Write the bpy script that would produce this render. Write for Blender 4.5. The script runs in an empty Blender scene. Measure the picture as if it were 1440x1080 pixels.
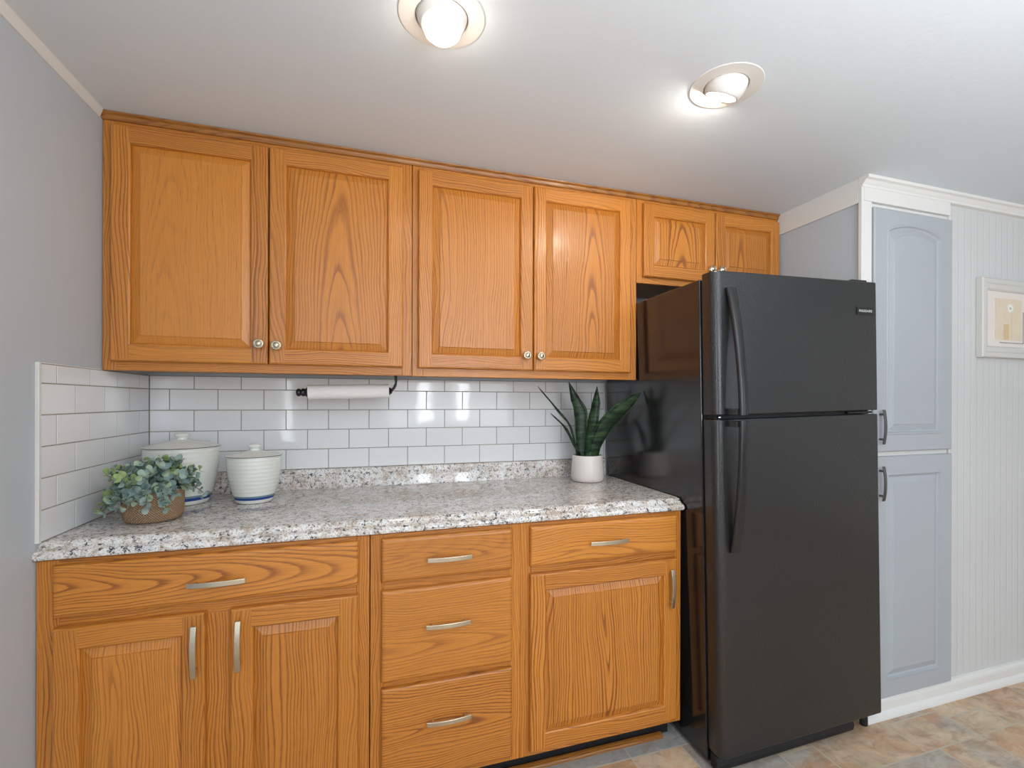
import bpy, bmesh, math, random
from mathutils import Vector, Matrix
R = math.radians
random.seed(7)
SC = bpy.context.scene
COL = SC.collection

# ------------------------------------------------------------------ camera, world, lights, exposure
cd = bpy.data.cameras.new('camera')
cam = bpy.data.objects.new('camera', cd); COL.objects.link(cam)
cd.sensor_width = 36.0; cd.lens = 679.293 / 1440 * 36
cd.shift_x = (720 - 745.49) / 1440; cd.shift_y = (564.51 - 540) / 1440
cd.clip_start = 0.02
yaw, pit, rol = 0.315744, -0.000815, 0.002758
fw = Vector((math.sin(yaw), math.cos(yaw), 0)); up0 = Vector((0, 0, 1))
f2 = fw * math.cos(pit) + up0 * math.sin(pit); u2 = up0 * math.cos(pit) - fw * math.sin(pit)
r0 = Vector((math.cos(yaw), -math.sin(yaw), 0))
r2 = r0 * math.cos(rol) + u2 * math.sin(rol); u3 = u2 * math.cos(rol) - r0 * math.sin(rol)
m = Matrix((r2, u3, -f2)).transposed().to_4x4(); m.translation = Vector((0.77447, -2.09655, 1.23568))
cam.matrix_world = m
SC.camera = cam

SC.view_settings.view_transform = 'Standard'; SC.view_settings.look = 'None'
SC.view_settings.gamma = 1.0; SC.view_settings.use_curve_mapping = False
SC.view_settings.exposure = 0.25

w = bpy.data.worlds.new('sky'); SC.world = w; w.use_nodes = True
bg = w.node_tree.nodes['Background']; bg.inputs[0].default_value = (0.75, 0.86, 1.0, 1); bg.inputs[1].default_value = 2.0

def area(name, loc, rot, sx, sy, power, col):
    l = bpy.data.lights.new(name, 'AREA'); l.shape = 'RECTANGLE'; l.size = sx; l.size_y = sy
    l.energy = power; l.color = col
    o = bpy.data.objects.new(name, l); COL.objects.link(o); o.location = loc; o.rotation_euler = rot
    return o
# daylight through the windows in the walls behind the camera
DAY = (0.90, 0.955, 1.0)
area('daylight_window_front', (1.75, -4.28, 1.42), (R(90), 0, 0), 1.60, 1.05, 9, DAY)
area('added_window_strip', (1.42, -4.27, 1.45), (R(90), 0, 0), 0.16, 0.95, 5, DAY)  # two narrow strips added over the front window light for tile highlights
area('added_window_strip', (1.90, -4.27, 1.45), (R(90), 0, 0), 0.16, 0.95, 5, DAY)
area('daylight_window_front_far', (4.0, -4.28, 1.42), (R(90), 0, 0), 1.20, 1.05, 4, DAY)
area('daylight_window_left', (0.02, -2.95, 1.14), (R(90), 0, R(-90)), 0.45, 1.70, 14, DAY)
# added fill with no lamp behind it, bounced off the ceiling to lift the room
area('added_ceiling_fill', (1.7, -2.75, 1.27), (R(180), 0, 0), 1.0, 1.0, 50, (0.93, 0.97, 1.0))
BULB = (34.0, 190.0)

# ------------------------------------------------------------------ mesh helpers
MATS = {}
class MB:
    def __init__(s):
        s.bm = bmesh.new(); s.uv = s.bm.loops.layers.uv.new('grain'); s.sd = s.bm.loops.layers.uv.new('board'); s.mats = []
    def mi(s, m):
        if m not in s.mats: s.mats.append(m)
        return s.mats.index(m)
    def geo(s, verts, faces, mat, grain=None, seed=0.0, smooth=False, vc=None, sty=0):
        vs = [s.bm.verts.new(v) for v in verts]; k = s.mi(mat); out = []
        if grain and vc is None:
            vc = [0.5 * (min(v[i] for v in verts) + max(v[i] for v in verts)) for i in range(3)]
        for f in faces:
            if len(set(f)) < 3: continue
            try: fc = s.bm.faces.new([vs[i] for i in f])
            except ValueError: continue
            fc.material_index = k; fc.smooth = smooth
            if grain:
                g = 'xyz'.index(grain); a, b = [i for i in range(3) if i != g]
                fc.normal_update(); n = fc.normal
                if abs(n[g]) > 0.9: ui, vi = a, b
                else: ui, vi = g, (a if abs(n[a]) < abs(n[b]) else b)
                for l in fc.loops:
                    l[s.uv].uv = (l.vert.co[ui], l.vert.co[vi] - vc[vi]); l[s.sd].uv = (seed, sty)
            else:
                for l in fc.loops: l[s.sd].uv = (seed, sty)
            out.append(fc)
        return vs, out
    def box(s, x0, x1, y0, y1, z0, z1, mat, grain=None, seed=0.0, sty=0):
        v = [(x, y, z) for z in (z0, z1) for y in (y0, y1) for x in (x0, x1)]
        f = [(0, 2, 3, 1), (4, 5, 7, 6), (0, 1, 5, 4), (1, 3, 7, 5), (3, 2, 6, 7), (2, 0, 4, 6)]
        return s.geo(v, f, mat, grain, seed, sty=sty)
    def loft(s, loops, mat, cap0=True, cap1=True, smooth=True, grain=None, seed=0.0, closed=True):
        n = len(loops[0]); v = [p for L in loops for p in L]; f = []
        for i in range(len(loops) - 1):
            for j in range(n if closed else n - 1):
                a = i * n + j; b = i * n + (j + 1) % n
                f.append((a, b, b + n, a + n))
        if cap0: f.append(tuple(reversed(range(n))))
        if cap1: f.append(tuple(range((len(loops) - 1) * n, len(loops) * n)))
        return s.geo(v, f, mat, grain, seed, smooth)
    def lathe(s, prof, c, mat, seg=48, cap0=True, cap1=True, axis=None, smooth=True):
        loops = []
        M = Matrix.Identity(3)
        if axis is not None: M = Vector((0, 0, 1)).rotation_difference(Vector(axis)).to_matrix()
        c = Vector(c)
        for r, z in prof:
            loops.append([tuple(c + M @ Vector((r * math.cos(2 * math.pi * k / seg), r * math.sin(2 * math.pi * k / seg), z))) for k in range(seg)])
        return s.loft(loops, mat, cap0, cap1, smooth)
    def tube(s, path, rad, mat, seg=12, flat=1.0, ref=(0, 0, 1), smooth=True):
        P = [Vector(p) for p in path]; loops = []
        for i, p in enumerate(P):
            t = (P[min(i + 1, len(P) - 1)] - P[max(i - 1, 0)]).normalized()
            rf = Vector(ref)
            if abs(t.dot(rf)) > 0.98: rf = Vector((0, 1, 0)) if abs(t.y) < .9 else Vector((1, 0, 0))
            a = t.cross(rf).normalized(); b = t.cross(a).normalized()
            r = rad[i] if isinstance(rad, (list, tuple)) else rad
            loops.append([tuple(p + a * (r * math.cos(2 * math.pi * k / seg)) + b * (r * flat * math.sin(2 * math.pi * k / seg))) for k in range(seg)])
        return s.loft(loops, mat, True, True, smooth)
    def prism(s, prof, ax, a0, a1, mat, grain=None, seed=0.0, smooth=False):
        # prof: 2D points in the two other axes (in axis order)
        def mk(p, a):
            q = list(p); q.insert('xyz'.index(ax), a); return tuple(q)
        return s.loft([[mk(p, a0) for p in prof], [mk(p, a1) for p in prof]], mat, True, True, smooth, grain, seed)
    def build(s, name, parent=None, org=None, bevel=0, seg=2, sharp=None, recalc=True, subsurf=0):
        if org is None and parent is not None:
            q = parent
            while q.parent: q = q.parent
            org = q.get('_org', (0, 0, 0))
        bm = s.bm
        if recalc: bmesh.ops.recalc_face_normals(bm, faces=bm.faces[:])
        if org is not None: bmesh.ops.translate(bm, verts=bm.verts[:], vec=-Vector(org))
        me = bpy.data.meshes.new(name); bm.to_mesh(me); bm.free()
        for mm in s.mats: me.materials.append(mm)
        if sharp is not None:
            me.shade_smooth(); me.set_sharp_from_angle(angle=R(sharp))
        o = bpy.data.objects.new(name, me); COL.objects.link(o)
        if parent: o.parent = parent
        elif org is not None: o.location = org
        if bevel:
            b = o.modifiers.new('bevel', 'BEVEL'); b.width = bevel; b.segments = seg; b.limit_method = 'ANGLE'; b.angle_limit = R(40)
        if subsurf:
            b = o.modifiers.new('sub', 'SUBSURF'); b.levels = subsurf; b.render_levels = subsurf
        return o

def thing(name, label, cat, loc, group=None):
    o = bpy.data.objects.new(name, None); COL.objects.link(o); o.location = loc; o['_org'] = tuple(loc)
    o.empty_display_size = 0.05
    return tag(o, label, cat, group)
def tag(o, label, cat, group=None):
    o['label'] = label; o['category'] = cat
    if group: o['group'] = group
    return o
def struct(o):
    o['kind'] = 'structure'; return o

# ------------------------------------------------------------------ materials
def srgb(r, g, b):
    f = lambda c: (c / 255 / 12.92) if c / 255 <= 0.04045 else ((c / 255 + 0.055) / 1.055) ** 2.4
    return (f(r), f(g), f(b), 1)
class NT:
    def __init__(s, name):
        s.m = bpy.data.materials.new(name); s.m.use_nodes = True; s.t = s.m.node_tree
        s.b = s.t.nodes['Principled BSDF']
    def n(s, typ, **kw):
        nd = s.t.nodes.new(typ)
        for k, v in kw.items(): setattr(nd, k, v)
        return nd
    def put(s, sock, v):
        if isinstance(v, bpy.types.NodeSocket): s.t.links.new(v, sock)
        elif v is not None: sock.default_value = v
    def math(s, op, a, b=None, c=None, clamp=False):
        nd = s.n('ShaderNodeMath', operation=op); nd.use_clamp = clamp
        s.put(nd.inputs[0], a); s.put(nd.inputs[1], b)
        if c is not None: s.put(nd.inputs[2], c)
        return nd.outputs[0]
    def xyz(s, x, y, z):
        nd = s.n('ShaderNodeCombineXYZ'); s.put(nd.inputs[0], x); s.put(nd.inputs[1], y); s.put(nd.inputs[2], z); return nd.outputs[0]
    def sep(s, v):
        nd = s.n('ShaderNodeSeparateXYZ'); s.put(nd.inputs[0], v); return nd.outputs
    def noise(s, vec, scale, detail=2, rough=0.5, dim='3D', dist=0.0):
        nd = s.n('ShaderNodeTexNoise', noise_dimensions=dim); s.put(nd.inputs['Vector'], vec)
        nd.inputs['Scale'].default_value = scale; nd.inputs['Detail'].default_value = detail
        nd.inputs['Roughness'].default_value = rough; nd.inputs['Distortion'].default_value = dist
        return nd.outputs['Fac']
    def ramp(s, fac, stops, interp='LINEAR'):
        nd = s.n('ShaderNodeValToRGB'); nd.color_ramp.interpolation = interp
        e = nd.color_ramp.elements
        while len(e) < len(stops): e.new(0.5)
        for i, (p, c) in enumerate(stops):
            e[i].position = p; e[i].color = c if len(c) == 4 else (*c, 1)
        s.put(nd.inputs[0], fac); return nd.outputs[0]
    def mix(s, fac, a, b, typ='MIX'):
        nd = s.n('ShaderNodeMix', data_type='RGBA', blend_type=typ)
        s.put(nd.inputs[0], fac); s.put(nd.inputs[6], a); s.put(nd.inputs[7], b); return nd.outputs[2]
    def bump(s, h, dist=0.001, strength=1.0):
        nd = s.n('ShaderNodeBump'); nd.inputs['Strength'].default_value = strength; nd.inputs['Distance'].default_value = dist
        s.put(nd.inputs['Height'], h); s.t.links.new(nd.outputs[0], s.b.inputs['Normal']); return nd
    def set(s, col=None, rough=None, metal=None, spec=None, **kw):
        s.put(s.b.inputs['Base Color'], col); s.put(s.b.inputs['Roughness'], rough); s.put(s.b.inputs['Metallic'], metal)
        s.put(s.b.inputs['Specular IOR Level'], spec)
        for k, v in kw.items(): s.put(s.b.inputs[k.replace('_', ' ')], v)
        return s.m
    def obj(s):
        return s.n('ShaderNodeTexCoord').outputs['Object']
G = (0, 0, 0, 1); Wt = (1, 1, 1, 1)

def paint(name, col, rough=0.55, bump=0.0006, scale=90, var=0.03, spec=0.35):
    t = NT(name); o = t.obj()
    n = t.noise(o, scale, 3); big = t.noise(o, 2.0, 3)
    c = t.mix(big, tuple(x * (1 - var) for x in col[:3]) + (1,), tuple(min(1, x * (1 + var)) for x in col[:3]) + (1,))
    t.set(c, rough, 0, spec)
    if bump: t.bump(n, bump, 0.6)
    return t.m

def oak(name='oak', tone=(1, 1, 1, 1)):
    t = NT(name); uv = t.n('ShaderNodeUVMap', uv_map='grain').outputs[0]; sd = t.n('ShaderNodeUVMap', uv_map='board').outputs[0]
    u, v, _ = t.sep(uv); seed, sty, _s = t.sep(sd)
    straight = t.math('GREATER_THAN', sty, 0.5); fineg = t.math('GREATER_THAN', sty, 1.5)
    wn = t.n('ShaderNodeTexWhiteNoise', noise_dimensions='1D'); t.put(wn.inputs['W'], t.math('MULTIPLY', seed, 3.173))
    r1, r2, r3 = t.sep(wn.outputs['Color'])
    wn2 = t.n('ShaderNodeTexWhiteNoise', noise_dimensions='1D'); t.put(wn2.inputs['W'], t.math('MULTIPLY_ADD', seed, 1.37, 5.1))
    q1, q2, q3 = t.sep(wn2.outputs['Color'])
    off = t.math('MULTIPLY', seed, 7.7)
    # slow warp of the growth rings, stretched along the board
    wp = t.noise(t.xyz(t.math('MULTIPLY', u, 1.9), t.math('MULTIPLY', v, 5.0), off), 1.0, 2, 0.5)
    wp2 = t.noise(t.xyz(t.math('MULTIPLY', u, 9.0), t.math('MULTIPLY', v, 70.0), off), 1.0, 3, 0.6)
    X = t.math('ADD', v, t.math('MULTIPLY', t.math('SUBTRACT', wp, 0.5), 0.10))
    X = t.math('ADD', X, t.math('MULTIPLY', t.math('SUBTRACT', r2, 0.5), 0.12))
    X = t.math('ADD', X, t.math('MULTIPLY', straight, t.math('MULTIPLY_ADD', q2, 0.10, 0.055)))
    X = t.math('ADD', X, t.math('MULTIPLY', t.math('SUBTRACT', wp2, 0.5), 0.0035))
    slope = t.math('MULTIPLY', t.math('SUBTRACT', r3, 0.5), 0.16)
    h = t.math('ADD', t.math('MULTIPLY', t.math('ADD', u, t.math('SUBTRACT', q1, 0.9)), slope), t.math('MULTIPLY', r1, 0.035))
    rr = t.math('SQRT', t.math('ADD', t.math('MULTIPLY', X, X), t.math('MULTIPLY', h, h)))
    spc = t.noise(t.xyz(t.math('MULTIPLY', rr, 42.0), off, 0.0), 1.0, 2, 0.6)
    ring = t.math('FRACT', t.math('ADD', t.math('MULTIPLY', rr, t.math('MULTIPLY_ADD', q1, 55.0, 105.0)), t.math('MULTIPLY', spc, 2.6)))
    grit = t.noise(t.xyz(t.math('MULTIPLY', u, 30.0), t.math('MULTIPLY', v, 420.0), off), 1.0, 2, 0.6)
    band = t.ramp(t.math('ADD', ring, t.math('MULTIPLY', t.math('SUBTRACT', grit, 0.5), 0.22)), [(0.0, (0.7,) * 3), (0.05, Wt), (0.16, (0.80,) * 3), (0.34, (0.18,) * 3), (0.60, G), (0.95, G), (1.0, (0.6,) * 3)])
    pore = t.noise(t.xyz(t.math('MULTIPLY', u, 22.0), t.math('MULTIPLY', v, 900.0), off), 1.0, 2, 0.6)
    pm = t.ramp(pore, [(0.50, G), (0.66, Wt)])
    fine = t.noise(t.xyz(t.math('MULTIPLY', u, 5.0), t.math('MULTIPLY', v, 240.0), off), 1.0, 3, 0.6)
    fade = t.noise(t.xyz(t.math('MULTIPLY', u, 3.0), t.math('MULTIPLY', v, 10.0), t.math('ADD', off, 3.3)), 1.0, 2)
    amt = t.math('MULTIPLY', t.math('MULTIPLY', t.math('MULTIPLY_ADD', q2, 0.55, 0.50), t.math('SUBTRACT', 1.0, t.math('MULTIPLY', fineg, 0.86))), t.math('MULTIPLY_ADD', fade, 0.9, 0.45), clamp=True)
    light = t.mix(fine, srgb(194, 120, 44), srgb(213, 143, 58))
    base = t.mix(t.math('MULTIPLY', t.math('MULTIPLY', band, amt), 0.95), light, srgb(126, 65, 24))
    base = t.mix(t.math('MULTIPLY', pm, t.math('MULTIPLY_ADD', band, 0.45, 0.12)), base, srgb(108, 54, 22))
    tint = t.mix(q3, (0.88, 0.84, 0.80, 1), (1.05, 1.03, 1.0, 1))
    base = t.mix(1.0, base, tint, 'MULTIPLY')
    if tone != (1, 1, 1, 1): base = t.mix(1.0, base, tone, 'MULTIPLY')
    t.set(base, t.math('MULTIPLY_ADD', fine, 0.12, 0.27), 0, 0.5)
    t.b.inputs['Coat Weight'].default_value = 0.12; t.b.inputs['Coat Roughness'].default_value = 0.2
    t.bump(t.math('SUBTRACT', fine, t.math('MULTIPLY', pm, 0.7)), 0.00035, 0.55)
    return t.m

def granite():
    t = NT('granite'); o = t.obj()
    a = t.noise(o, 30, 4, 0.62, dist=0.5)
    b = t.noise(o, 13, 3, 0.6)
    vo = t.n('ShaderNodeTexVoronoi', feature='F1'); t.put(vo.inputs['Vector'], o); vo.inputs['Scale'].default_value = 240
    cell = t.sep(vo.outputs['Color'])[0]
    base = t.ramp(a, [(0.30, srgb(172, 156, 140)), (0.42, srgb(206, 196, 186)), (0.52, srgb(232, 230, 227)), (0.68, srgb(206, 208, 212))])
    base = t.mix(t.ramp(b, [(0.50, G), (0.66, (0.8,) * 3)]), base, srgb(182, 164, 148))
    base = t.mix(t.math('MULTIPLY', t.ramp(cell, [(0.55, G), (0.75, Wt)]), 0.5), base, srgb(244, 242, 240))
    d1 = t.noise(o, 78, 4, 0.70); d2 = t.noise(o, 170, 3, 0.65)
    base = t.mix(t.math('MULTIPLY', t.ramp(d1, [(0.545, G), (0.585, Wt)]), 0.75), base, srgb(140, 138, 142))
    base = t.mix(t.math('MULTIPLY', t.ramp(d2, [(0.56, G), (0.60, Wt)]), 0.6), base, srgb(128, 106, 90))
    dk = t.math('MULTIPLY', t.ramp(d1, [(0.575, G), (0.61, Wt)]), t.ramp(d2, [(0.44, G), (0.50, Wt)]))
    base = t.mix(t.math('MULTIPLY', dk, 0.95), base, srgb(34, 33, 38))
    d3 = t.noise(o, 300, 2, 0.5)
    base = t.mix(t.math('MULTIPLY', t.ramp(d3, [(0.64, G), (0.68, Wt)]), 0.8), base, srgb(66, 58, 56))
    t.set(base, 0.06, 0, 0.5)
    return t.m

def slate():
    # per-tile colour comes from the board layer, clouds from the noise
    t = NT('slate_vinyl'); o = t.obj(); seed, cool_, _c = t.sep(t.n('ShaderNodeUVMap', uv_map='board').outputs[0])
    wn = t.n('ShaderNodeTexWhiteNoise', noise_dimensions='1D'); t.put(wn.inputs['W'], t.math('MULTIPLY', seed, 2.71))
    r1, r2, r3 = t.sep(wn.outputs['Color'])
    vx, vy, vz = t.sep(o)
    p = t.xyz(vx, vy, t.math('MULTIPLY', seed, 3.1))
    a = t.noise(p, 7, 5, 0.65, dist=0.8); b = t.noise(p, 22, 5, 0.7, dist=1.2); c = t.noise(p, 4.0, 3)
    warm = t.ramp(a, [(0.28, srgb(158, 132, 106)), (0.44, srgb(192, 168, 140)), (0.58, srgb(212, 188, 160)), (0.74, srgb(198, 152, 112))])
    cool = t.ramp(a, [(0.30, srgb(112, 126, 138)), (0.5, srgb(150, 160, 164)), (0.72, srgb(182, 176, 164))])
    cm = t.ramp(t.math('ADD', t.math('MULTIPLY', r1, 0.35), t.math('MULTIPLY', c, 0.9)), [(0.62, G), (0.80, Wt)])
    col = t.mix(t.math('MAXIMUM', t.math('MULTIPLY', cm, 0.8), cool_), warm, cool)
    rust = t.noise(p, 5.0, 3)
    col = t.mix(t.math('MULTIPLY', t.ramp(t.math('ADD', rust, t.math('MULTIPLY', r2, 0.12)), [(0.54, G), (0.68, (0.75,) * 3)]), t.math('SUBTRACT', 1.0, cool_)), col, srgb(190, 138, 96))
    vein = t.noise(t.xyz(t.math('MULTIPLY', vx, 0.6), vy, t.math('MULTIPLY', seed, 3.1)), 22, 5, 0.72, dist=0.7)
    col = t.mix(t.ramp(vein, [(0.36, (0.6,) * 3), (0.50, G)]), col, srgb(140, 114, 92))
    col = t.mix(t.ramp(vein, [(0.56, G), (0.70, (0.45,) * 3)]), col, srgb(222, 206, 184))
    col = t.mix(0.15, col, t.mix(r3, srgb(178, 152, 124), srgb(208, 188, 164)))
    t.set(col, 0.42, 0, 0.4); t.bump(b, 0.0006, 0.5)
    return t.m

def ceramic_tile():
    t = NT('tile_glaze'); seed = t.sep(t.n('ShaderNodeUVMap', uv_map='board').outputs[0])[0]
    wn = t.n('ShaderNodeTexWhiteNoise', noise_dimensions='1D'); t.put(wn.inputs['W'], seed)
    col = t.mix(wn.outputs['Value'], srgb(232, 233, 235), srgb(239, 240, 241))
    n = t.noise(t.obj(), 14, 2)
    t.set(col, 0.06, 0, 0.5); t.bump(n, 0.0010, 0.35)
    return t.m

def leather_black(name, rough, bump, base=(0.012, 0.012, 0.013, 1)):
    t = NT(name); o = t.obj(); t.b.inputs['Coat Weight'].default_value = 0.35; t.b.inputs['Coat Roughness'].default_value = 0.14
    n = t.noise(o, 230, 2, 0.5); d = t.noise(o, 35, 4, 0.7)
    t.set(base, t.math('MULTIPLY_ADD', d, 0.08, rough), 0, 0.5); t.bump(n, bump, 0.8)
    return t.m

def simple(name, col, rough=0.5, metal=0.0, spec=0.5, nscale=0, nb=0.0005):
    t = NT(name)
    if nscale: t.bump(t.noise(t.obj(), nscale, 3), nb, 0.6)
    return t.set(col, rough, metal, spec)

def nickel():
    t = NT('satin_nickel'); o = t.obj(); x, y, z = t.sep(o)
    n = t.noise(t.xyz(t.math('MULTIPLY', x, 60), t.math('MULTIPLY', y, 900), t.math('MULTIPLY', z, 60)), 1.0, 2)
    return t.set(srgb(206, 198, 178), t.math('MULTIPLY_ADD', n, 0.1, 0.26), 1.0, 0.5)

def beadboard():
    t = NT('beadboard'); o = t.obj(); x, y, z = t.sep(o)
    fr = t.math('FRACT', t.math('MULTIPLY', x, 1 / 0.0405))
    d = t.math('ABSOLUTE', t.math('SUBTRACT', fr, 0.5))
    g = t.ramp(d, [(0.0, G), (0.10, Wt), (0.2, Wt)])
    big = t.noise(o, 2.5, 2)
    t.set(t.mix(big, srgb(200, 199, 198), srgb(208, 207, 206)), 0.5, 0, 0.3); t.bump(g, 0.0018, 0.6)
    return t.m

def burlap():
    t = NT('burlap'); o = t.obj(); x, y, z = t.sep(o)
    an = t.math('ARCTAN2', t.math('SUBTRACT', y, 0.0), x)
    wz = t.math('SINE', t.math('MULTIPLY', z, 880)); wa = t.math('SINE', t.math('MULTIPLY', an, 66))
    wv = t.math('MULTIPLY', wz, wa)
    n = t.noise(o, 160, 3)
    c = t.mix(n, srgb(182, 150, 120), srgb(226, 200, 170))
    c = t.mix(t.ramp(wv, [(0.1, (0.75,) * 3), (0.6, G)]), c, srgb(134, 98, 66))
    t.set(c, 0.9, 0, 0.1); t.bump(wv, 0.002, 0.9)
    return t.m

def leafmat(name, stops, rough=0.5):
    t = NT(name); seed = t.sep(t.n('ShaderNodeUVMap', uv_map='board').outputs[0])[0]
    wn = t.n('ShaderNodeTexWhiteNoise', noise_dimensions='1D'); t.put(wn.inputs['W'], t.math('MULTIPLY', seed, 1.9))
    n = t.noise(t.obj(), 90, 2)
    c = t.ramp(t.math('ADD', t.math('MULTIPLY', wn.outputs['Value'], 0.85), t.math('MULTIPLY', n, 0.15)), stops)
    t.set(c, rough, 0, 0.35)
    return t.m

def snake_leaf():
    t = NT('snake_leaf'); u, v, _ = t.sep(t.n('ShaderNodeUVMap', uv_map='grain').outputs[0])
    n = t.noise(t.xyz(t.math('MULTIPLY', u, 60), t.math('MULTIPLY', v, 14), 0.0), 1.0, 3, dist=0.6)
    c = t.ramp(n, [(0.36, srgb(20, 34, 26)), (0.5, srgb(36, 56, 38)), (0.64, srgb(66, 90, 58))])
    t.set(c, 0.42, 0, 0.4); t.bump(n, 0.0006, 0.4)
    return t.m

def emit(name, col, strength):
    t = NT(name); t.set((0.9, 0.9, 0.9, 1), 0.4); t.b.inputs['Emission Color'].default_value = col; t.b.inputs['Emission Strength'].default_value = strength
    return t.m

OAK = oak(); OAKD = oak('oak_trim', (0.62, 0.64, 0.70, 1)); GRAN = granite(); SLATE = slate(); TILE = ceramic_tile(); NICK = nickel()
GREY = paint('grey_wall_paint', srgb(189, 196, 202), 0.5)
CEIL = paint('ceiling_paint', srgb(217, 224, 229), 0.6, 0.0008, 60)
WHITE = paint('white_trim_paint', srgb(222, 220, 216), 0.4, 0.0003, 120, 0.02)
BEAD = beadboard()
PGREY = paint('pantry_grey_paint', srgb(170, 174, 179), 0.38, 0.0003, 120, 0.015)
GROUT = simple('tile_grout', srgb(150, 142, 130), 0.85, nscale=300)
FGROUT = simple('floor_grout', srgb(190, 178, 160), 0.7, nscale=300)
BLK = leather_black('fridge_door_black', 0.28, 0.0022, (0.012, 0.012, 0.012, 1))
BLKS = leather_black('fridge_side_black', 0.07, 0.00025)
BLKP = simple('gloss_black_plastic', (0.014, 0.014, 0.015, 1), 0.24, nscale=400, nb=0.0001)
BLKM = simple('matte_black', (0.006, 0.006, 0.008, 1), 0.6, nscale=200)
IRON = simple('black_iron', (0.012, 0.012, 0.016, 1), 0.35, nscale=300, nb=0.0002)
STONE = simple('stoneware_glaze', srgb(226, 227, 220), 0.16, nscale=40, nb=0.0006)
BLUE = simple('blue_glaze', srgb(38, 66, 140), 0.18, nscale=60)
TEAL = simple('teal_glaze', srgb(110, 140, 150), 0.18, nscale=60)
RIM = simple('dark_rim_glaze', srgb(92, 88, 84), 0.2, nscale=60)
PAPER = simple('paper_towel', srgb(238, 236, 232), 0.9, nscale=260, nb=0.0008)
POTM = simple('pot_ceramic', srgb(226, 216, 210), 0.28, nscale=80, nb=0.0002)
SOIL = simple('soil', srgb(50, 40, 32), 0.95, nscale=120, nb=0.004)
BURL = burlap()
EUC = leafmat('eucalyptus_leaf', [(0.0, srgb(92, 116, 116)), (0.35, srgb(128, 150, 148)), (0.65, srgb(158, 178, 170)), (0.82, srgb(160, 180, 150)), (0.97, srgb(178, 194, 146))], 0.6)
STEM = simple('green_stem', srgb(92, 104, 66), 0.6, nscale=100)
SNAKE = snake_leaf()
LETT = simple('silver_print', srgb(205, 205, 205), 0.4, nscale=100)
STEEL = simple('dark_nickel', srgb(120, 120, 120), 0.28, 1.0, nscale=200, nb=0.0001)
CHROME = simple('bright_metal', srgb(215, 215, 215), 0.15, 1.0, nscale=200, nb=0.0001)
BULBM = [emit('lamp_glow', (1.0, 0.90, 0.76, 1), q) for q in BULB]
LAMPW = simple('lamp_white_enamel', srgb(226, 222, 216), 0.35, nscale=60, nb=0.0002)
UNDER = simple('cabinet_underside', srgb(176, 128, 82), 0.5, nscale=120)
FRAMEW = paint('picture_frame_paint', srgb(206, 203, 198), 0.45, 0.0005, 60)
MATB = simple('picture_mat', srgb(226, 216, 208), 0.85, nscale=400, nb=0.0002)

# ------------------------------------------------------------------ key dimensions (metres)
ZC = 2.102; U = 0.3139; B = 0.6138; PW = 0.7117; PX = 2.576
RZ = 0.9648; TH = 0.0778; TW = 0.154; CZ = 0.8861; CB = 0.8447; UB = 1.3255
XR, YF = 5.2, -4.3

# ------------------------------------------------------------------ room shell
def wall(name, parts, mat):
    b = MB()
    for p in parts: b.box(*p, mat)
    return struct(b.build(name))
wall('wall_back', [(-0.1, PX + 0.1, 0.0, 0.1, 0, ZC)], GREY)
wall('wall_left', [(-0.1, 0.0, -2.5, 0.0, 0, ZC), (-0.1, 0.0, YF, -3.4, 0, ZC), (-0.1, 0.0, -3.4, -2.5, 0, 0.24), (-0.1, 0.0, -3.4, -2.5, 2.02, ZC)], GREY)
wall('wall_alcove', [(PX, PX + 0.08, -PW, 0.0, 0, ZC)], GREY)
wall('wall_panelled', [(PX + 0.08, XR + 0.1, -PW, -PW + 0.08, 0, ZC)], BEAD)
# front wall (behind the camera) with two windows, right wall with one
wall('wall_front', [(-0.1, 0.95, YF - 0.1, YF, 0, ZC), (2.55, 3.4, YF - 0.1, YF, 0, ZC), (4.6, XR + 0.1, YF - 0.1, YF, 0, ZC),
     (0.95, 2.55, YF - 0.1, YF, 0, 0.895), (0.95, 2.55, YF - 0.1, YF, 1.945, ZC), (3.4, 4.6, YF - 0.1, YF, 0, 0.895), (3.4, 4.6, YF - 0.1, YF, 1.945, ZC)], WHITE)
wall('wall_right', [(XR, XR + 0.1, YF, -PW, 0, ZC)], WHITE)
def window(name, x0, x1, z0, z1, nx, along='x', pos=0):
    b = MB(); t = 0.04
    def bar(a0, a1, c0, c1):
        if along == 'x': b.box(a0, a1, pos - 0.09, pos - 0.04, c0, c1, WHITE)
        else: b.box(pos + 0.04, pos + 0.09, a0, a1, c0, c1, WHITE)
    bar(x0, x1, z0, z0 + t); bar(x0, x1, z1 - t, z1); bar(x0, x0 + t, z0 + t, z1 - t); bar(x1 - t, x1, z0 + t, z1 - t)
    for k in range(1, nx):
        xx = x0 + (x1 - x0) * k / nx; bar(xx - 0.025, xx + 0.025, z0 + t, z1 - t)
    zm = (z0 + z1) / 2
    for k in range(nx):
        a0 = x0 + (x1 - x0) * k / nx + (t if k == 0 else .025); a1 = x0 + (x1 - x0) * (k + 1) / nx - (t if k == nx - 1 else .025)
        bar(a0, a1, zm - 0.018, zm + 0.018)
    return struct(b.build(name, bevel=0.003))
window('window_1', 0.95, 2.55, 0.895, 1.945, 3, 'x', YF)
window('window_2', 3.4, 4.6, 0.895, 1.945, 2, 'x', YF)
window('window_3', -3.4, -2.5, 0.24, 2.02, 1, 'y', -0.13)

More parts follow.
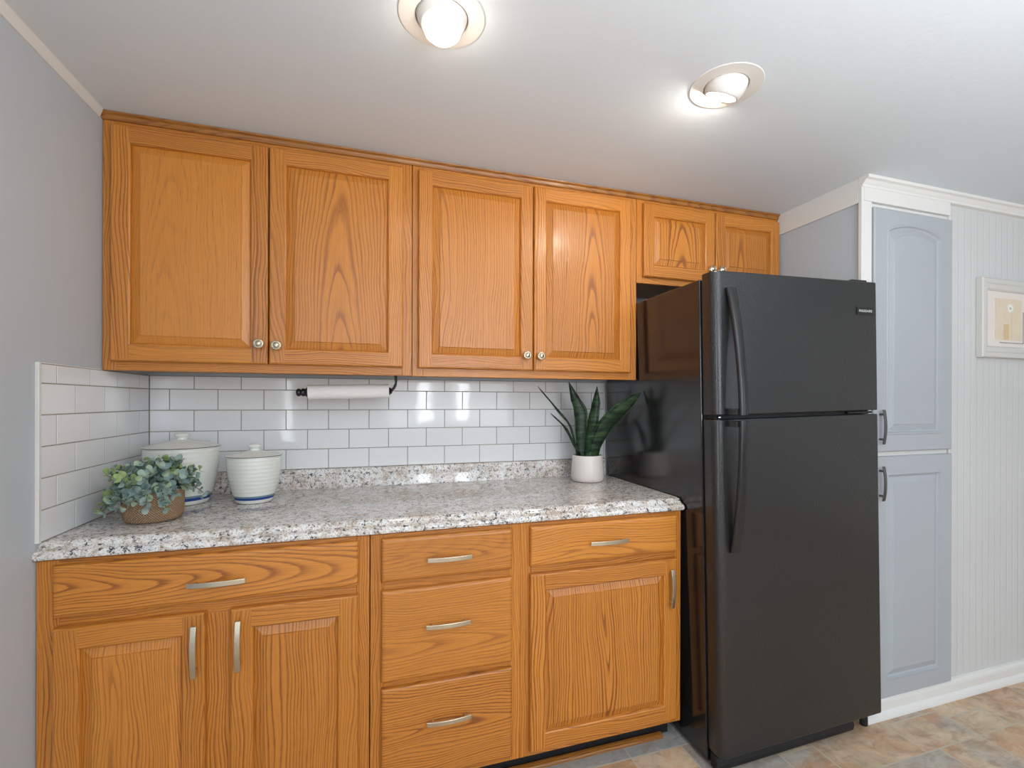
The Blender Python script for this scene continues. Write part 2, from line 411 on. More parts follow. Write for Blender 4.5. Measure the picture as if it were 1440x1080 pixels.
LIGHTS = [(0.922, -0.996), (1.697, -1.000)]
def ceiling():
    b = bmesh.new(); edges = []
    def ring(pts):
        vs = [b.verts.new((x, y, ZC)) for x, y in pts]
        for i in range(len(vs)): edges.append(b.edges.new((vs[i], vs[(i + 1) % len(vs)])))
    ring([(-0.1, YF - 0.1), (XR + 0.1, YF - 0.1), (XR + 0.1, 0.1), (-0.1, 0.1)])
    for cx, cy in LIGHTS: ring([(cx + 0.061 * math.cos(2 * math.pi * k / 40), cy + 0.061 * math.sin(2 * math.pi * k / 40)) for k in range(40)])
    bmesh.ops.triangle_fill(b, edges=edges, use_beauty=True, use_dissolve=False)
    for f in b.faces:
        if f.normal.z > 0: f.normal_flip()
    me = bpy.data.meshes.new('ceiling'); b.to_mesh(me); b.free(); me.materials.append(CEIL)
    o = bpy.data.objects.new('ceiling', me); COL.objects.link(o); return struct(o)
ceiling()

# floor: grout sheet with the printed tiles laid flush in it
def floor():
    b = MB(); b.box(-0.1, XR + 0.1, YF - 0.1, 0.1, -0.05, -0.0006, FGROUT)
    g = 0.003; rnd = random.Random(21); P = 0.296; k = 0
    def tile(x0, x1, y0, y1, s, cool=0.0):
        b.geo([(x0 + g, y0 + g, 0), (x1 - g, y0 + g, 0), (x1 - g, y1 - g, 0), (x0 + g, y1 - g, 0)], [(0, 1, 2, 3)], SLATE, seed=s, sty=cool)
    fixed = {1: [0.0, 0.15, 0.45, 0.60, 0.90, 1.18, 1.33, 1.63, 1.93],  2: [0.0, 0.29, 0.58, 0.87, 1.02, 1.33, 1.63, 1.83, 2.13, 2.28, 2.64, 2.92, 3.115, 3.40], 3: [0.0, 0.3, 0.6, 0.9, 1.2, 1.5, 1.79, 2.09, 2.40, 2.70, 2.915, 3.16, 3.46]}
    for j in range(-1, 15):
        y1 = -0.6177 + P * (2 - j); y0 = y1 - P
        xs = list(fixed.get(j, [rnd.choice([-0.15, -0.3, -0.2])]))
        while xs[-1] < XR + 0.1: xs.append(xs[-1] + rnd.choice([0.148, 0.296, 0.296, 0.40]))
        for i in range(len(xs) - 1):
            k += 1; x0, x1 = xs[i], xs[i + 1]
            if x0 >= 2.9 and x0 < 3.0 and j == 2:
                tile(x0, x1, y1 - 0.19, y1, k + 0.31); tile(x0, x1, y0, y1 - 0.19, k + 0.77)
            elif rnd.random() < 0.3 and j != 1:
                s = y0 + P * 0.5
                tile(x0, x1, s, y1, k + 0.31); tile(x0, x1, y0, s, k + 0.77)
            else: tile(x0, x1, y0, y1, k + 0.13, 0.9 if (j == 1 and 0.9 < x1 < 2.2) else (0.75 if j == 2 and 1.8 < x0 < 2.2 else 0.0))
    return struct(b.build('floor', recalc=False))
floor()

# trim between left wall and ceiling
b = MB(); b.prism([(0, ZC), (0, ZC - 0.026), (0.004, ZC - 0.026), (0.010, ZC - 0.010), (0.012, ZC)], 'y', YF, -0.336, WHITE)
struct(b.build('trim_1'))
# frieze board over the alcove side wall
b = MB(); b.box(PX - 0.012, PX, -PW + 0.002, -U - 0.002, ZC - 0.094, ZC, WHITE); struct(b.build('trim_2', bevel=0.0015))
# corner board at the outside corner (wraps both faces)
b = MB()
b.box(PX - 0.012, PX, -PW - 0.012, -PW + 0.002, 0, ZC, WHITE); b.box(PX, PX + 0.042, -PW - 0.012, -PW, 0.0, ZC - 0.088, WHITE)
struct(b.build('trim_3', bevel=0.0015))
# frieze and casing around the pantry doors
b = MB(); b.box(PX, 3.064, -PW - 0.014, -PW, ZC - 0.088, ZC, WHITE); struct(b.build('trim_4', bevel=0.0015))
# crown along the panelled wall
b = MB()
pr = [(-PW, ZC), (-PW, ZC - 0.038), (-PW - 0.016, ZC - 0.036), (-PW - 0.018, ZC - 0.028), (-PW - 0.022, ZC - 0.024), (-PW - 0.030, ZC - 0.014), (-PW - 0.040, ZC - 0.010), (-PW - 0.042, ZC)]
b.prism(pr, 'x', PX - 0.0135, XR, WHITE); struct(b.build('trim_5'))
# baseboards and shoe mouldings
b = MB()
b.prism([(-PW, 0), (-PW, 0.074), (-PW - 0.010, 0.072), (-PW - 0.016, 0.064), (-PW - 0.018, 0.056), (-PW - 0.018, 0.026), (-PW - 0.020, 0.024), (-PW - 0.028, 0.018), (-PW - 0.032, 0.008), (-PW - 0.033, 0)], 'x', PX + 0.002, XR, WHITE)
struct(b.build('baseboard_panelled'))
b = MB(); b.box(0, 0.014, YF, -B - 0.06, 0, 0.085, WHITE); struct(b.build('baseboard_left', bevel=0.003))
b = MB(); b.box(0.014, XR - 0.014, YF, YF + 0.014, 0, 0.085, WHITE); struct(b.build('baseboard_front', bevel=0.003))
b = MB(); b.box(XR - 0.014, XR, YF, -PW - 0.035, 0, 0.085, WHITE); struct(b.build('baseboard_right', bevel=0.003))

# ------------------------------------------------------------------ tile backsplash
def tiles_back():
    b = MB(); b.box(0.0, 1.829, -0.0061, -0.0002, RZ, UB - 0.001, GROUT); g = 0.0013; k = 0
    for row in range(5):
        z0 = RZ + row * TH; z1 = min(z0 + TH, UB - 0.001)
        off = 0.14606 - (0.077 if row % 2 else 0)
        xs = [0.0075]; x = off
        while x < 0.02: x += TW
        while x < 1.829: xs.append(x); x += TW
        xs.append(1.829)
        for i in range(len(xs) - 1):
            k += 1; x0, x1, a0, a1 = xs[i] + g, xs[i + 1] - g, z0 + g, z1 - g
            if x1 - x0 < 0.006: continue
            c = 0.0008
            b.loft([[(x0, -0.003, a0), (x1, -0.003, a0), (x1, -0.003, a1), (x0, -0.003, a1)], [(x0, -0.0062, a0), (x1, -0.0062, a0), (x1, -0.0062, a1), (x0, -0.0062, a1)],
                    [(x0 + c, -0.0069, a0 + c), (x1 - c, -0.0069, a0 + c), (x1 - c, -0.0069, a1 - c), (x0 + c, -0.0069, a1 - c)]], TILE, False, True, False, seed=k * 0.37)
    o = tag(b.build('tile_backsplash'), 'white subway tile backsplash on the wall behind the counter', 'tiles')
    e = MB(); e.box(1.829, 1.836, -0.009, -0.0002, RZ, UB - 0.001, WHITE); e.build('edge_trim', o, bevel=0.001)
    return o
tiles_back()
def tiles_left():
    b = MB(); b.box(0.0, 0.0061, -0.609, -0.0076, CZ + 0.0005, UB - 0.001, GROUT); g = 0.0013; k = 0
    for row in range(-1, 5):
        z0 = RZ + row * TH; z1 = min(z0 + TH, UB - 0.001); z0 = max(z0, CZ + 0.001)
        ys = [-0.609]; y = -0.545 if row % 2 == 0 else -0.4625
        while y < -0.02: ys.append(y); y += TW
        ys.append(-0.0076)
        for i in range(len(ys) - 1):
            k += 1; y0, y1, a0, a1 = ys[i] + g, ys[i + 1] - g, z0 + g, z1 - g; c = 0.0008
            b.loft([[(0.003, y0, a0), (0.003, y1, a0), (0.003, y1, a1), (0.003, y0, a1)], [(0.0062, y0, a0), (0.0062, y1, a0), (0.0062, y1, a1), (0.0062, y0, a1)],
                    [(0.0069, y0 + c, a0 + c), (0.0069, y1 - c, a0 + c), (0.0069, y1 - c, a1 - c), (0.0069, y0 + c, a1 - c)]], TILE, False, True, False, seed=k * 0.53 + 40)
    o = tag(b.build('tile_backsplash'), 'white subway tile side splash on the grey wall left of the counter', 'tiles')
    e = MB(); e.box(0.0, 0.009, -0.618, -0.609, CZ + 0.0005, UB + 0.002, WHITE); e.box(0.0, 0.0085, -0.609, -U - 0.024, UB - 0.001, UB + 0.002, WHITE)
    e.build('edge_trim', o, bevel=0.001)
tiles_left()

# ------------------------------------------------------------------ cabinet parts
SEED = [1.0]
def sd():
    SEED[0] += 1.618; return SEED[0]
def door(x0, x1, z0, z1, yb, t=0.019, st=0.050, rl=0.052, parent=None, name='door', label=None, psty=0):
    b = MB(); yf = yb - t; c = 0.005
    sl, sr, stp, sb, sp = sd(), sd(), sd(), sd(), sd()
    def Q(a, q, s, gr, cen=None):
        b.geo(a, [(0, 1, 2, 3)], OAK, gr, s, vc=cen, sty=psty if s == sp else 1)
    def rect(d, y): return [(x0 + d, y, z0 + d), (x1 - d, y, z0 + d), (x1 - d, y, z1 - d), (x0 + d, y, z1 - d)]
    def irect(d, y): return [(x0 + st + d, y, z0 + rl + d), (x1 - st - d, y, z0 + rl + d), (x1 - st - d, y, z1 - rl - d), (x0 + st + d, y, z1 - rl - d)]
    cl = (x0 + st / 2, 0, 0); cr = (x1 - st / 2, 0, 0); cb = (0, 0, z0 + rl / 2); ct = (0, 0, z1 - rl / 2)
    S = [(sb, 'x', cb), (sr, 'z', cr), (stp, 'x', ct), (sl, 'z', cl)]
    def ringq(A, Bq):
        for i in range(4):
            j = (i + 1) % 4; s, g, cc = S[i]; Q([A[i], A[j], Bq[j], Bq[i]], None, s, g, cc)
    b.geo(rect(0, yb), [(3, 2, 1, 0)], OAK, 'z', sl)
    ringq(rect(0, yb), rect(0, yf + c)); ringq(rect(0, yf + c), rect(c * 0.35, yf + c * 0.35)); ringq(rect(c * .35, yf + c * .35), rect(c, yf))
    O = rect(c, yf); I = irect(0, yf)
    xi0, xi1 = x0 + st, x1 - st
    Q([O[0], (xi0, yf, z0 + c), (xi0, yf, z1 - c), O[3]], None, sl, 'z', cl)
    Q([(xi1, yf, z0 + c), O[1], O[2], (xi1, yf, z1 - c)], None, sr, 'z', cr)
    Q([(xi0, yf, z0 + c), (xi1, yf, z0 + c), I[1], I[0]], None, sb, 'x', cb)
    Q([I[3], I[2], (xi1, yf, z1 - c), (xi0, yf, z1 - c)], None, stp, 'x', ct)
    ringq(irect(0, yf), irect(0.0035, yf + 0.0025)); ringq(irect(0.0035, yf + 0.0025), irect(0.006, yf + 0.0110))
    pc = ((x0 + x1) / 2, 0, (z0 + z1) / 2)
    def ringp(A, Bq):
        for i in range(4):
            j = (i + 1) % 4; Q([A[i], A[j], Bq[j], Bq[i]], None, sp, 'z', pc)
    ringp(irect(0.006, yf + 0.0110), irect(0.0290, yf + 0.0032)); ringp(irect(0.0290, yf + 0.0032), irect(0.0300, yf + 0.0006))
    b.geo(irect(0.0300, yf + 0.0006), [(0, 1, 2, 3)], OAK, 'z', sp, vc=pc, sty=psty)
    bmesh.ops.remove_doubles(b.bm, verts=b.bm.verts[:], dist=1e-6)
    o = b.build(name, parent)
    if label: o['label'] = label
    return o
def drawer(x0, x1, z0, z1, yb, parent, t=0.019, name='drawer', label=None):
    b = MB(); s = sd(); loops = []
    for d, y in ((0, yb), (0, yb - t + 0.008), (0.0015, yb - t + 0.0035), (0.005, yb - t + 0.001), (0.010, yb - t)):
        loops.append([(x0 + d, y, z0 + d), (x1 - d, y, z0 + d), (x1 - d, y, z1 - d), (x0 + d, y, z1 - d)])
    b.loft(loops, OAK, True, True, False, 'x', s)
    o = b.build(name, parent)
    if label: o['label'] = label
    return o
def bar_pull(c, L, axis, parent, mat=None, out=0.026, wid=0.0135, th=0.0045, name='handle', label=None):
    # flat arched bar on two short posts; c = centre on the face
    mat = mat or NICK; b = MB(); c = Vector(c); ax = Vector((1, 0, 0)) if axis == 'x' else Vector((0, 0, 1)); sdv = Vector((0, 0, 1)) if axis == 'x' else Vector((1, 0, 0))
    loops = []; n = 14
    for i in range(n + 1):
        tt = i / n * 2 - 1
        o = out - 0.0075 * tt * tt
        p = c + ax * (tt * L / 2); wv = sdv * (wid / 2 * (1 - 0.06 * abs(tt) ** 6))
        a = Vector((0, -o, 0)); a2 = Vector((0, -o + th, 0))
        loops.append([tuple(p + a + wv), tuple(p + a - wv), tuple(p + a2 - wv), tuple(p + a2 + wv)])
    b.loft(loops, mat, True, True, False)
    for sg in (-1, 1):
        p = c + ax * (sg * L * 0.36)
        b.lathe([(0.0045, 0.0), (0.0045, 0.019)], p, mat, 12, axis=(0, -1, 0))
    o = b.build(name, parent, bevel=0.0012)
    if label: o['label'] = label
    return o
def knob(c, parent):
    b = MB()
    b.lathe([(0.0085, 0), (0.0085, 0.002), (0.0055, 0.004), (0.005, 0.011), (0.008, 0.0135), (0.0145, 0.0160), (0.0160, 0.0190), (0.0150, 0.0220), (0.0130, 0.0230), (0.0118, 0.0215), (0.0108, 0.0215), (0.0095, 0.0235), (0.006, 0.0262), (0.001, 0.0272)], c, NICK, 28, axis=(0, -1, 0))
    o = b.build('knob', parent, sharp=40); o['label'] = 'satin nickel knob'; return o
def boards(parent, name, L, bevel=0.0012):
    b = MB()
    for (x0, x1, y0, y1, z0, z1, g) in L: b.box(x0, x1, y0, y1, z0, z1, OAK, g, sd(), sty=1)
    return b.build(name, parent, bevel=bevel)

# upper cabinets
def upper(x0, x1, z0, label, doors, group='oak wall cabinets', zd1=2.0643, dz=0.028, lw=0.038):
    r = thing('wall_cabinet', label, 'cabinet', ((x0 + x1) / 2, -U / 2, z0), group)
    fy0, fy1 = -U, -U + 0.019; ztop = ZC - 0.004
    b = MB(); b.box(x0 + 0.001, x1 - 0.001, fy1, -0.002 - (0.007 if z0 < 1.5 else 0), z0 + 0.012, ztop, OAK, 'z', sd()); b.build('body', r)
    b = MB(); b.box(x0 + 0.014, x1 - 0.014, fy1, -0.012, z0 + 0.010, z0 + 0.0119, UNDER); b.build('bottom_panel', r)
    L = [(x0, x0 + lw, fy0, fy1, z0, ztop, 'z'), (x1 - lw, x1, fy0, fy1, z0, ztop, 'z'),
         (x0 + lw, x1 - lw, fy0, fy1, z0, z0 + 0.045, 'x'), (x0 + lw, x1 - lw, fy0, fy1, zd1 - 0.03, ztop, 'x')]
    boards(r, 'face_frame', L)
    out = []
    for (a, c, ps) in doors:
        out.append(door(a, c, z0 + dz, zd1, fy0 - 0.0005, parent=r, st=0.047, rl=0.049, psty=ps))
    return r, out
r, d = upper(0.0015, 0.9085, UB, 'oak wall cabinet with two doors in the corner by the grey wall, at left', [(0.0263, 0.4497, 2), (0.4531, 0.8764, 0)], lw=0.034)
knob((0.4259, -U - 0.0195, 1.4175), d[0]); knob((0.4771, -U - 0.0195, 1.4142), d[1])
r, d = upper(0.9105, 1.822, UB - 0.001, 'oak wall cabinet with two tall doors beside the fridge', [(0.930, 1.3626, 1), (1.366, 1.7872, 0)], dz=0.0285)
knob((1.3337, -U - 0.0195, 1.4094), d[0]); knob((1.3894, -U - 0.0195, 1.4085), d[1])
r, d = upper(1.824, 2.5735, 1.7322, 'short oak wall cabinet with two small doors above the black fridge', [(1.8478, 2.2032, 0), (2.2066, 2.562, 1)], dz=0.0244)
knob((2.1769, -U - 0.0195, 1.8107), d[0]); knob((2.2291, -U - 0.0195, 1.8120), d[1])
# crown strip along the tops of the wall cabinets
b = MB()
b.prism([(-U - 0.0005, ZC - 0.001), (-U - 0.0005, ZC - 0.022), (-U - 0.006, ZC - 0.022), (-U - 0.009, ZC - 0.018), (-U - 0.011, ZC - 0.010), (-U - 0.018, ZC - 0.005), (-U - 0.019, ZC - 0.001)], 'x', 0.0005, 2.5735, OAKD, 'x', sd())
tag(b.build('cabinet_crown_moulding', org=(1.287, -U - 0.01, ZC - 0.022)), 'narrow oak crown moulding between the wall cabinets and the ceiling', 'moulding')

# base cabinets
ZD0, ZD1 = 0.7057, 0.8325; ZE0, ZE1 = 0.1097, 0.6799; ZBOT = 0.0891
def basecab(x0, x1, label):
    r = thing('base_cabinet', label, 'cabinet', ((x0 + x1) / 2, -B / 2, 0), 'oak base cabinets')
    b = MB(); b.box(x0 + 0.001, x1 - 0.001, -B + 0.019, -0.003, ZBOT + 0.002, CB - 0.004, OAK, 'z', sd()); b.build('body', r)
    b = MB(); b.box(x0 + 0.001, x1 - 0.002, -B + 0.075, -B + 0.09, 0.0, ZBOT + 0.002, BLKM); b.build('toe_kick', r)['label'] = 'black toe kick board'
    return r
fy0, fy1 = -B, -B + 0.019; zt = CB - 0.002
r = basecab(0.0015, 0.768, 'oak base cabinet with one wide drawer over two doors, next to the grey wall')
boards(r, 'face_frame', [(0.0015, 0.046, fy0, fy1, ZBOT, zt, 'z'), (0.732, 0.768, fy0, fy1, ZBOT, zt, 'z'), (0.046, 0.732, fy0, fy1, 0.826, zt, 'x'), (0.046, 0.732, fy0, fy1, 0.670, 0.716, 'x'),
                         (0.046, 0.732, fy0, fy1, ZBOT, 0.12, 'x'), (0.352, 0.425, fy0, fy1, 0.12, 0.670, 'z')])
yb = fy0 - 0.0005; yf = yb - 0.019
o = drawer(0.0403, 0.7375, ZD0, ZD1, yb, r); bar_pull((0.3897, yf, 0.7590), 0.134, 'x', o, label='satin nickel bar pull')
o = door(0.0403, 0.360, ZE0, ZE1, yb, parent=r); bar_pull((0.3387, yf, 0.5865), 0.134, 'z', o, label='satin nickel bar pull')
o = door(0.417, 0.7375, ZE0, ZE1, yb, parent=r); bar_pull((0.4388, yf, 0.5865), 0.134, 'z', o, label='satin nickel bar pull')
r = basecab(0.7705, 1.830, 'oak base cabinet with a stack of three drawers and a door, beside the fridge')
boards(r, 'face_frame', [(0.7705, 0.808, fy0, fy1, ZBOT, zt, 'z'), (1.190, 1.2265, fy0, fy1, ZBOT, zt, 'z'), (1.2265, 1.264, fy0, fy1, ZBOT, zt, 'z'), (1.797, 1.830, fy0, fy1, ZBOT, zt, 'z')] +
       [(a, c, fy0, fy1, p, q, 'x') for a, c in ((0.808, 1.190), (1.264, 1.797)) for p, q in ((0.826, zt), (0.670, 0.716), (ZBOT, 0.12))] + [(0.808, 1.190, fy0, fy1, 0.385, 0.422, 'x')])
o = drawer(0.8011, 1.196, ZD0, ZD1, yb, r); bar_pull((0.9971, yf, 0.7635), 0.134, 'x', o, label='satin nickel bar pull')
o = drawer(0.8011, 1.196, 0.4136, ZE1, yb, r); bar_pull((0.9934, yf, 0.5660), 0.134, 'x', o, label='satin nickel bar pull')
o = drawer(0.8011, 1.196, ZE0, 0.3933, yb, r); bar_pull((0.9963, yf, 0.2790), 0.134, 'x', o, label='satin nickel bar pull')
o = drawer(1.2566, 1.8039, ZD0, ZD1, yb, r); bar_pull((1.5294, yf, 0.7655), 0.140, 'x', o, label='satin nickel bar pull')
o = door(1.2566, 1.8039, ZE0, ZE1, yb, parent=r); bar_pull((1.7734, yf, 0.5810), 0.134, 'z', o, label='satin nickel bar pull')

# loose wooden strip on the floor in front of the toe kick
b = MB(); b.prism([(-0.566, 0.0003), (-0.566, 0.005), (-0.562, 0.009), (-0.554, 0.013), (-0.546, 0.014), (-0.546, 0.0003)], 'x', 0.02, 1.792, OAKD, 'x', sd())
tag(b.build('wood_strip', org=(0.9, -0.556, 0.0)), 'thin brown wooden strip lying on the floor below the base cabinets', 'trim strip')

# ------------------------------------------------------------------ countertop
XE = 1.8345
ct = thing('countertop', 'speckled granite countertop with rounded front edge on the oak base cabinets', 'countertop', (0.9, -0.3, CB))
b = MB()
prof = [(-0.003, CB), (-0.606, CB), (-0.622, CB + 0.001), (-0.6275, CB + 0.004), (-0.6295, CB + 0.010), (-0.6285, CB + 0.016), (-0.6245, CB + 0.0205), (-0.616, CB + 0.0235), (-0.609, CB + 0.0255), (-0.6055, CB + 0.0295), (-0.602, CB + 0.0355), (-0.596, CB + 0.0395), (-0.588, CZ - 0.0004), (-0.578, CZ), (-0.003, CZ)]
b.prism(prof, 'x', 0.0005, XE, GRAN); b.build('slab', ct, sharp=35)
b = MB()
b.prism([(-0.003, CZ + 0.0002), (-0.0215, CZ + 0.0002), (-0.0205, CZ + 0.004), (-0.020, RZ - 0.008), (-0.0175, RZ - 0.003), (-0.013, RZ - 0.0008), (-0.003, RZ - 0.0008)], 'x', 0.0085, XE - 0.004, GRAN); b.build('backsplash', ct, sharp=35)

# ------------------------------------------------------------------ refrigerator
FX = 1.860; FWD = 0.7135; DWD = 0.7265
fr = thing('refrigerator', 'black top-freezer refrigerator with two doors between the counter and the pantry', 'refrigerator', (FX, -0.4, 0))
b = MB(); b.box(FX, FX + FWD, -0.722, -0.03, 0.012, 1.648, BLKS); b.build('body', fr, bevel=0.004)
b = MB(); b.box(FX + 0.008, FX + FWD - 0.008, -0.734, -0.722, 0.06, 1.640, BLKM); b.build('door_gasket', fr)
DY = -0.796
def fdoor(z0, z1, name, label, rb=0.0):
    b = MB(); x0, x1 = FX, FX + DWD; yb = -0.734; Rl, Rr = 0.030, 0.012
    pl = []
    pl.append((x0, yb)); 
    for k in range(9):
        a = R(180 + 90 * k / 8); pl.append((x0 + Rl + Rl * math.cos(a), DY + Rl + Rl * math.sin(a)))
    for k in range(7):
        a = R(270 + 90 * k / 6); pl.append((x1 - Rr + Rr * math.cos(a), DY + Rr + Rr * math.sin(a)))
    pl.append((x1, yb))
    b.loft([[(x, y, z0) for x, y in pl], [(x, y, z1) for x, y in pl]], BLK, True, True, True)
    o = b.build(name, fr, bevel=0.004, seg=3, sharp=30); o['label'] = label; return o
ft = fdoor(1.190, 1.662, 'freezer_door', 'upper freezer door'); fb = fdoor(0.062, 1.176, 'fridge_door', 'tall lower door')
b = MB(); b.box(FX + 0.012, FX + FWD - 0.012, -0.774, -0.735, 1.177, 1.189, BLKM); b.build('divider_rail', fr)
# handles: each a long bowed grip fixed to its door
def fhandle(zs, parent, label):
    b = MB(); hx = FX + 0.060; loops = []
    for z, out, wdt in zs:
        y = DY - out
        hw = wdt / 2
        pts = []
        for k in range(12):
            a = 2 * math.pi * k / 12
            pts.append((hx + hw * math.copysign(abs(math.cos(a)) ** 0.7, math.cos(a)), y + 0.009 * math.copysign(abs(math.sin(a)) ** 0.7, math.sin(a)), z))
        loops.append(pts)
    b.loft(loops, BLKP, True, True, True)
    zb = zs[-1][0] if parent is ft else zs[0][0]
    o = zs[-1][1] if parent is ft else zs[0][1]
    s = 1 if parent is ft else -1
    b.box(hx - 0.026, hx + 0.008, DY - o + 0.004, DY + 0.002, min(zb + s * 0.002, zb + s * 0.020), max(zb + s * 0.002, zb + s * 0.020), BLKP)
    ob = b.build('handle', parent, sharp=50); ob['label'] = label
def bow(z0, z1, n, flip):
    L = []
    for i in range(n + 1):
        t = i / n; q = math.sin(t * math.pi / 2) ** 0.85
        L.append((z0 + (z1 - z0) * t, 0.006 + 0.050 * q, 0.036 - 0.004 * q))
    return L
fhandle(bow(1.606, 1.192, 18, 0), ft, 'glossy black bowed handle of the freezer door')
L = bow(0.742, 1.174, 18, 0); fhandle(L[::-1], fb, 'glossy black bowed handle of the lower door')
# hinge covers, hinge pin, name badge, kick grille, feet
b = MB(); b.box(FX + FWD - 0.085, FX + FWD - 0.01, -0.775, -0.70, 1.664, 1.674, BLKP); b.build('hinge_cover', fr, bevel=0.004)
b = MB(); b.box(FX + FWD - 0.13, FX + FWD - 0.012, -0.790, -0.735, 1.179, 1.187, BLKP); o = b.build('hinge', fr, bevel=0.003)
b = MB(); b.lathe([(0.006, 0), (0.006, 0.003), (0.003, 0.004)], (FX + 0.028, -0.778, 1.183), CHROME, 16, axis=(0, -1, 0)); b.build('screw', fr)
bd = MB(); bx0, bx1, bz0, bz1 = 2.481, 2.563, 1.5385, 1.5675
bd.box(bx0, bx1, DY - 0.003, DY, bz0, bz1, BLKP); bo = bd.build('badge', ft, bevel=0.0008); bo['label'] = 'small black nameplate with silver lettering'
def text(s, loc, size, mat, parent, rot=(R(90), 0, 0), sx=1.0):
    c = bpy.data.curves.new('lettering', 'FONT'); c.body = s; c.size = size; c.extrude = 0.0004; c.align_x = 'CENTER'; c.align_y = 'CENTER'; c.space_character = 1.05
    tmp = bpy.data.objects.new('lettering_tmp', c); COL.objects.link(tmp)
    dg = bpy.context.evaluated_depsgraph_get(); me = bpy.data.meshes.new_from_object(tmp.evaluated_get(dg)); me.name = 'lettering'
    bpy.data.objects.remove(tmp); o = bpy.data.objects.new('lettering', me); COL.objects.link(o); me.materials.clear(); me.materials.append(mat)
    q = parent
    while q.parent: q = q.parent
    o.parent = parent; o.location = Vector(loc) - Vector(q['_org']); o.rotation_euler = rot; o.scale = (sx, 1, 1)
    return o
text('FRIGIDAIRE', ((bx0 + bx1) / 2, DY - 0.0032, (bz0 + bz1) / 2), 0.0125, LETT, bo)['label'] = 'silver lettering'
b = MB()
b.prism([(-0.735, 0.006), (-0.770, 0.006), (-0.774, 0.026), (-0.768, 0.052), (-0.735, 0.056)], 'x', FX + 0.004, FX + FWD - 0.10, BLKM); b.build('kick_grille', fr, bevel=0.004)
for fx in (FX + FWD - 0.028, FX + 0.03):
    b = MB(); b.lathe([(0.014, 0.0), (0.014, 0.030), (0.012, 0.034), (0.010, 0.06)], (fx, -0.752 if fx > 2 else -0.70, 0.0), BLKM, 16); b.build('foot', fr)
b = MB(); b.box(FX + FWD - 0.075, FX + FWD - 0.05, -0.772, -0.736, 0.045, 0.0605, WHITE); b.build('hinge_shim', fr)['label'] = 'small white bottom hinge shim'
fr.rotation_euler = (0, -R(1.3), 0)

# ------------------------------------------------------------------ pantry
pt = thing('pantry_cabinet', 'tall grey painted pantry with an upper and a lower door right of the fridge', 'cabinet', (2.85, -PW, 0.075))
def rloop(x0, x1, z0, z1, y, arch=0.0, n=10):
    L = [(x0, y, z0), (x1, y, z0)]
    for k in range(n + 1):
        t = k / n; x = x1 + (x0 - x1) * t
        if arch:
            q = 1 - (2 * t - 1) ** 2; zz = z1 - arch + arch * (q ** 0.8)
        else: zz = z1
        L.append((x, y, zz))
    return L
def pdoor(x0, x1, z0, z1, arch, label):
    b = MB(); yb = -PW - 0.0025; t = 0.019; yf = yb - t
    ins = 0.066; A = arch; it = ins - (0.018 if arch else 0.0)
    Ls = [rloop(x0, x1, z0, z1, yb), rloop(x0, x1, z0, z1, yf + 0.004), rloop(x0 + 0.004, x1 - 0.004, z0 + 0.004, z1 - 0.004, yf)]
    for d, dy in ((0, 0), (0.003, -0.002), (0.008, -0.002), (0.012, 0.006), (0.018, 0.0085), (0.040, 0.002), (0.042, 0.0002)):
        Ls.append(rloop(x0 + ins + d, x1 - ins - d, z0 + ins + d, z1 - it - d, yf + dy, A))
    b.loft(Ls, PGREY, True, True, False)
    o = b.build('door', pt); o['label'] = label; return o
b = MB(); b.box(2.62, 3.062, -PW - 0.0022, -PW + 0.0, 0.074, 2.010, WHITE); b.build('face_frame', pt)
up = pdoor(2.6215, 3.066, 1.0403, 1.993, 0.030, 'upper grey door with an arched raised panel')
lo = pdoor(2.6215, 3.068, 0.0745, 1.0226, 0.0, 'lower grey door with a rectangular raised panel')
bar_pull((2.650, -PW - 0.0215, 1.139), 0.134, 'z', up, STEEL, label='dark nickel arched pull')
bar_pull((2.650, -PW - 0.0215, 0.920), 0.134, 'z', lo, STEEL, label='dark nickel arched pull')
b = MB(); b.box(3.0685, 3.080, -PW - 0.006, -PW, 0.0745, 2.013, WHITE); struct(b.build('trim_6', bevel=0.001))

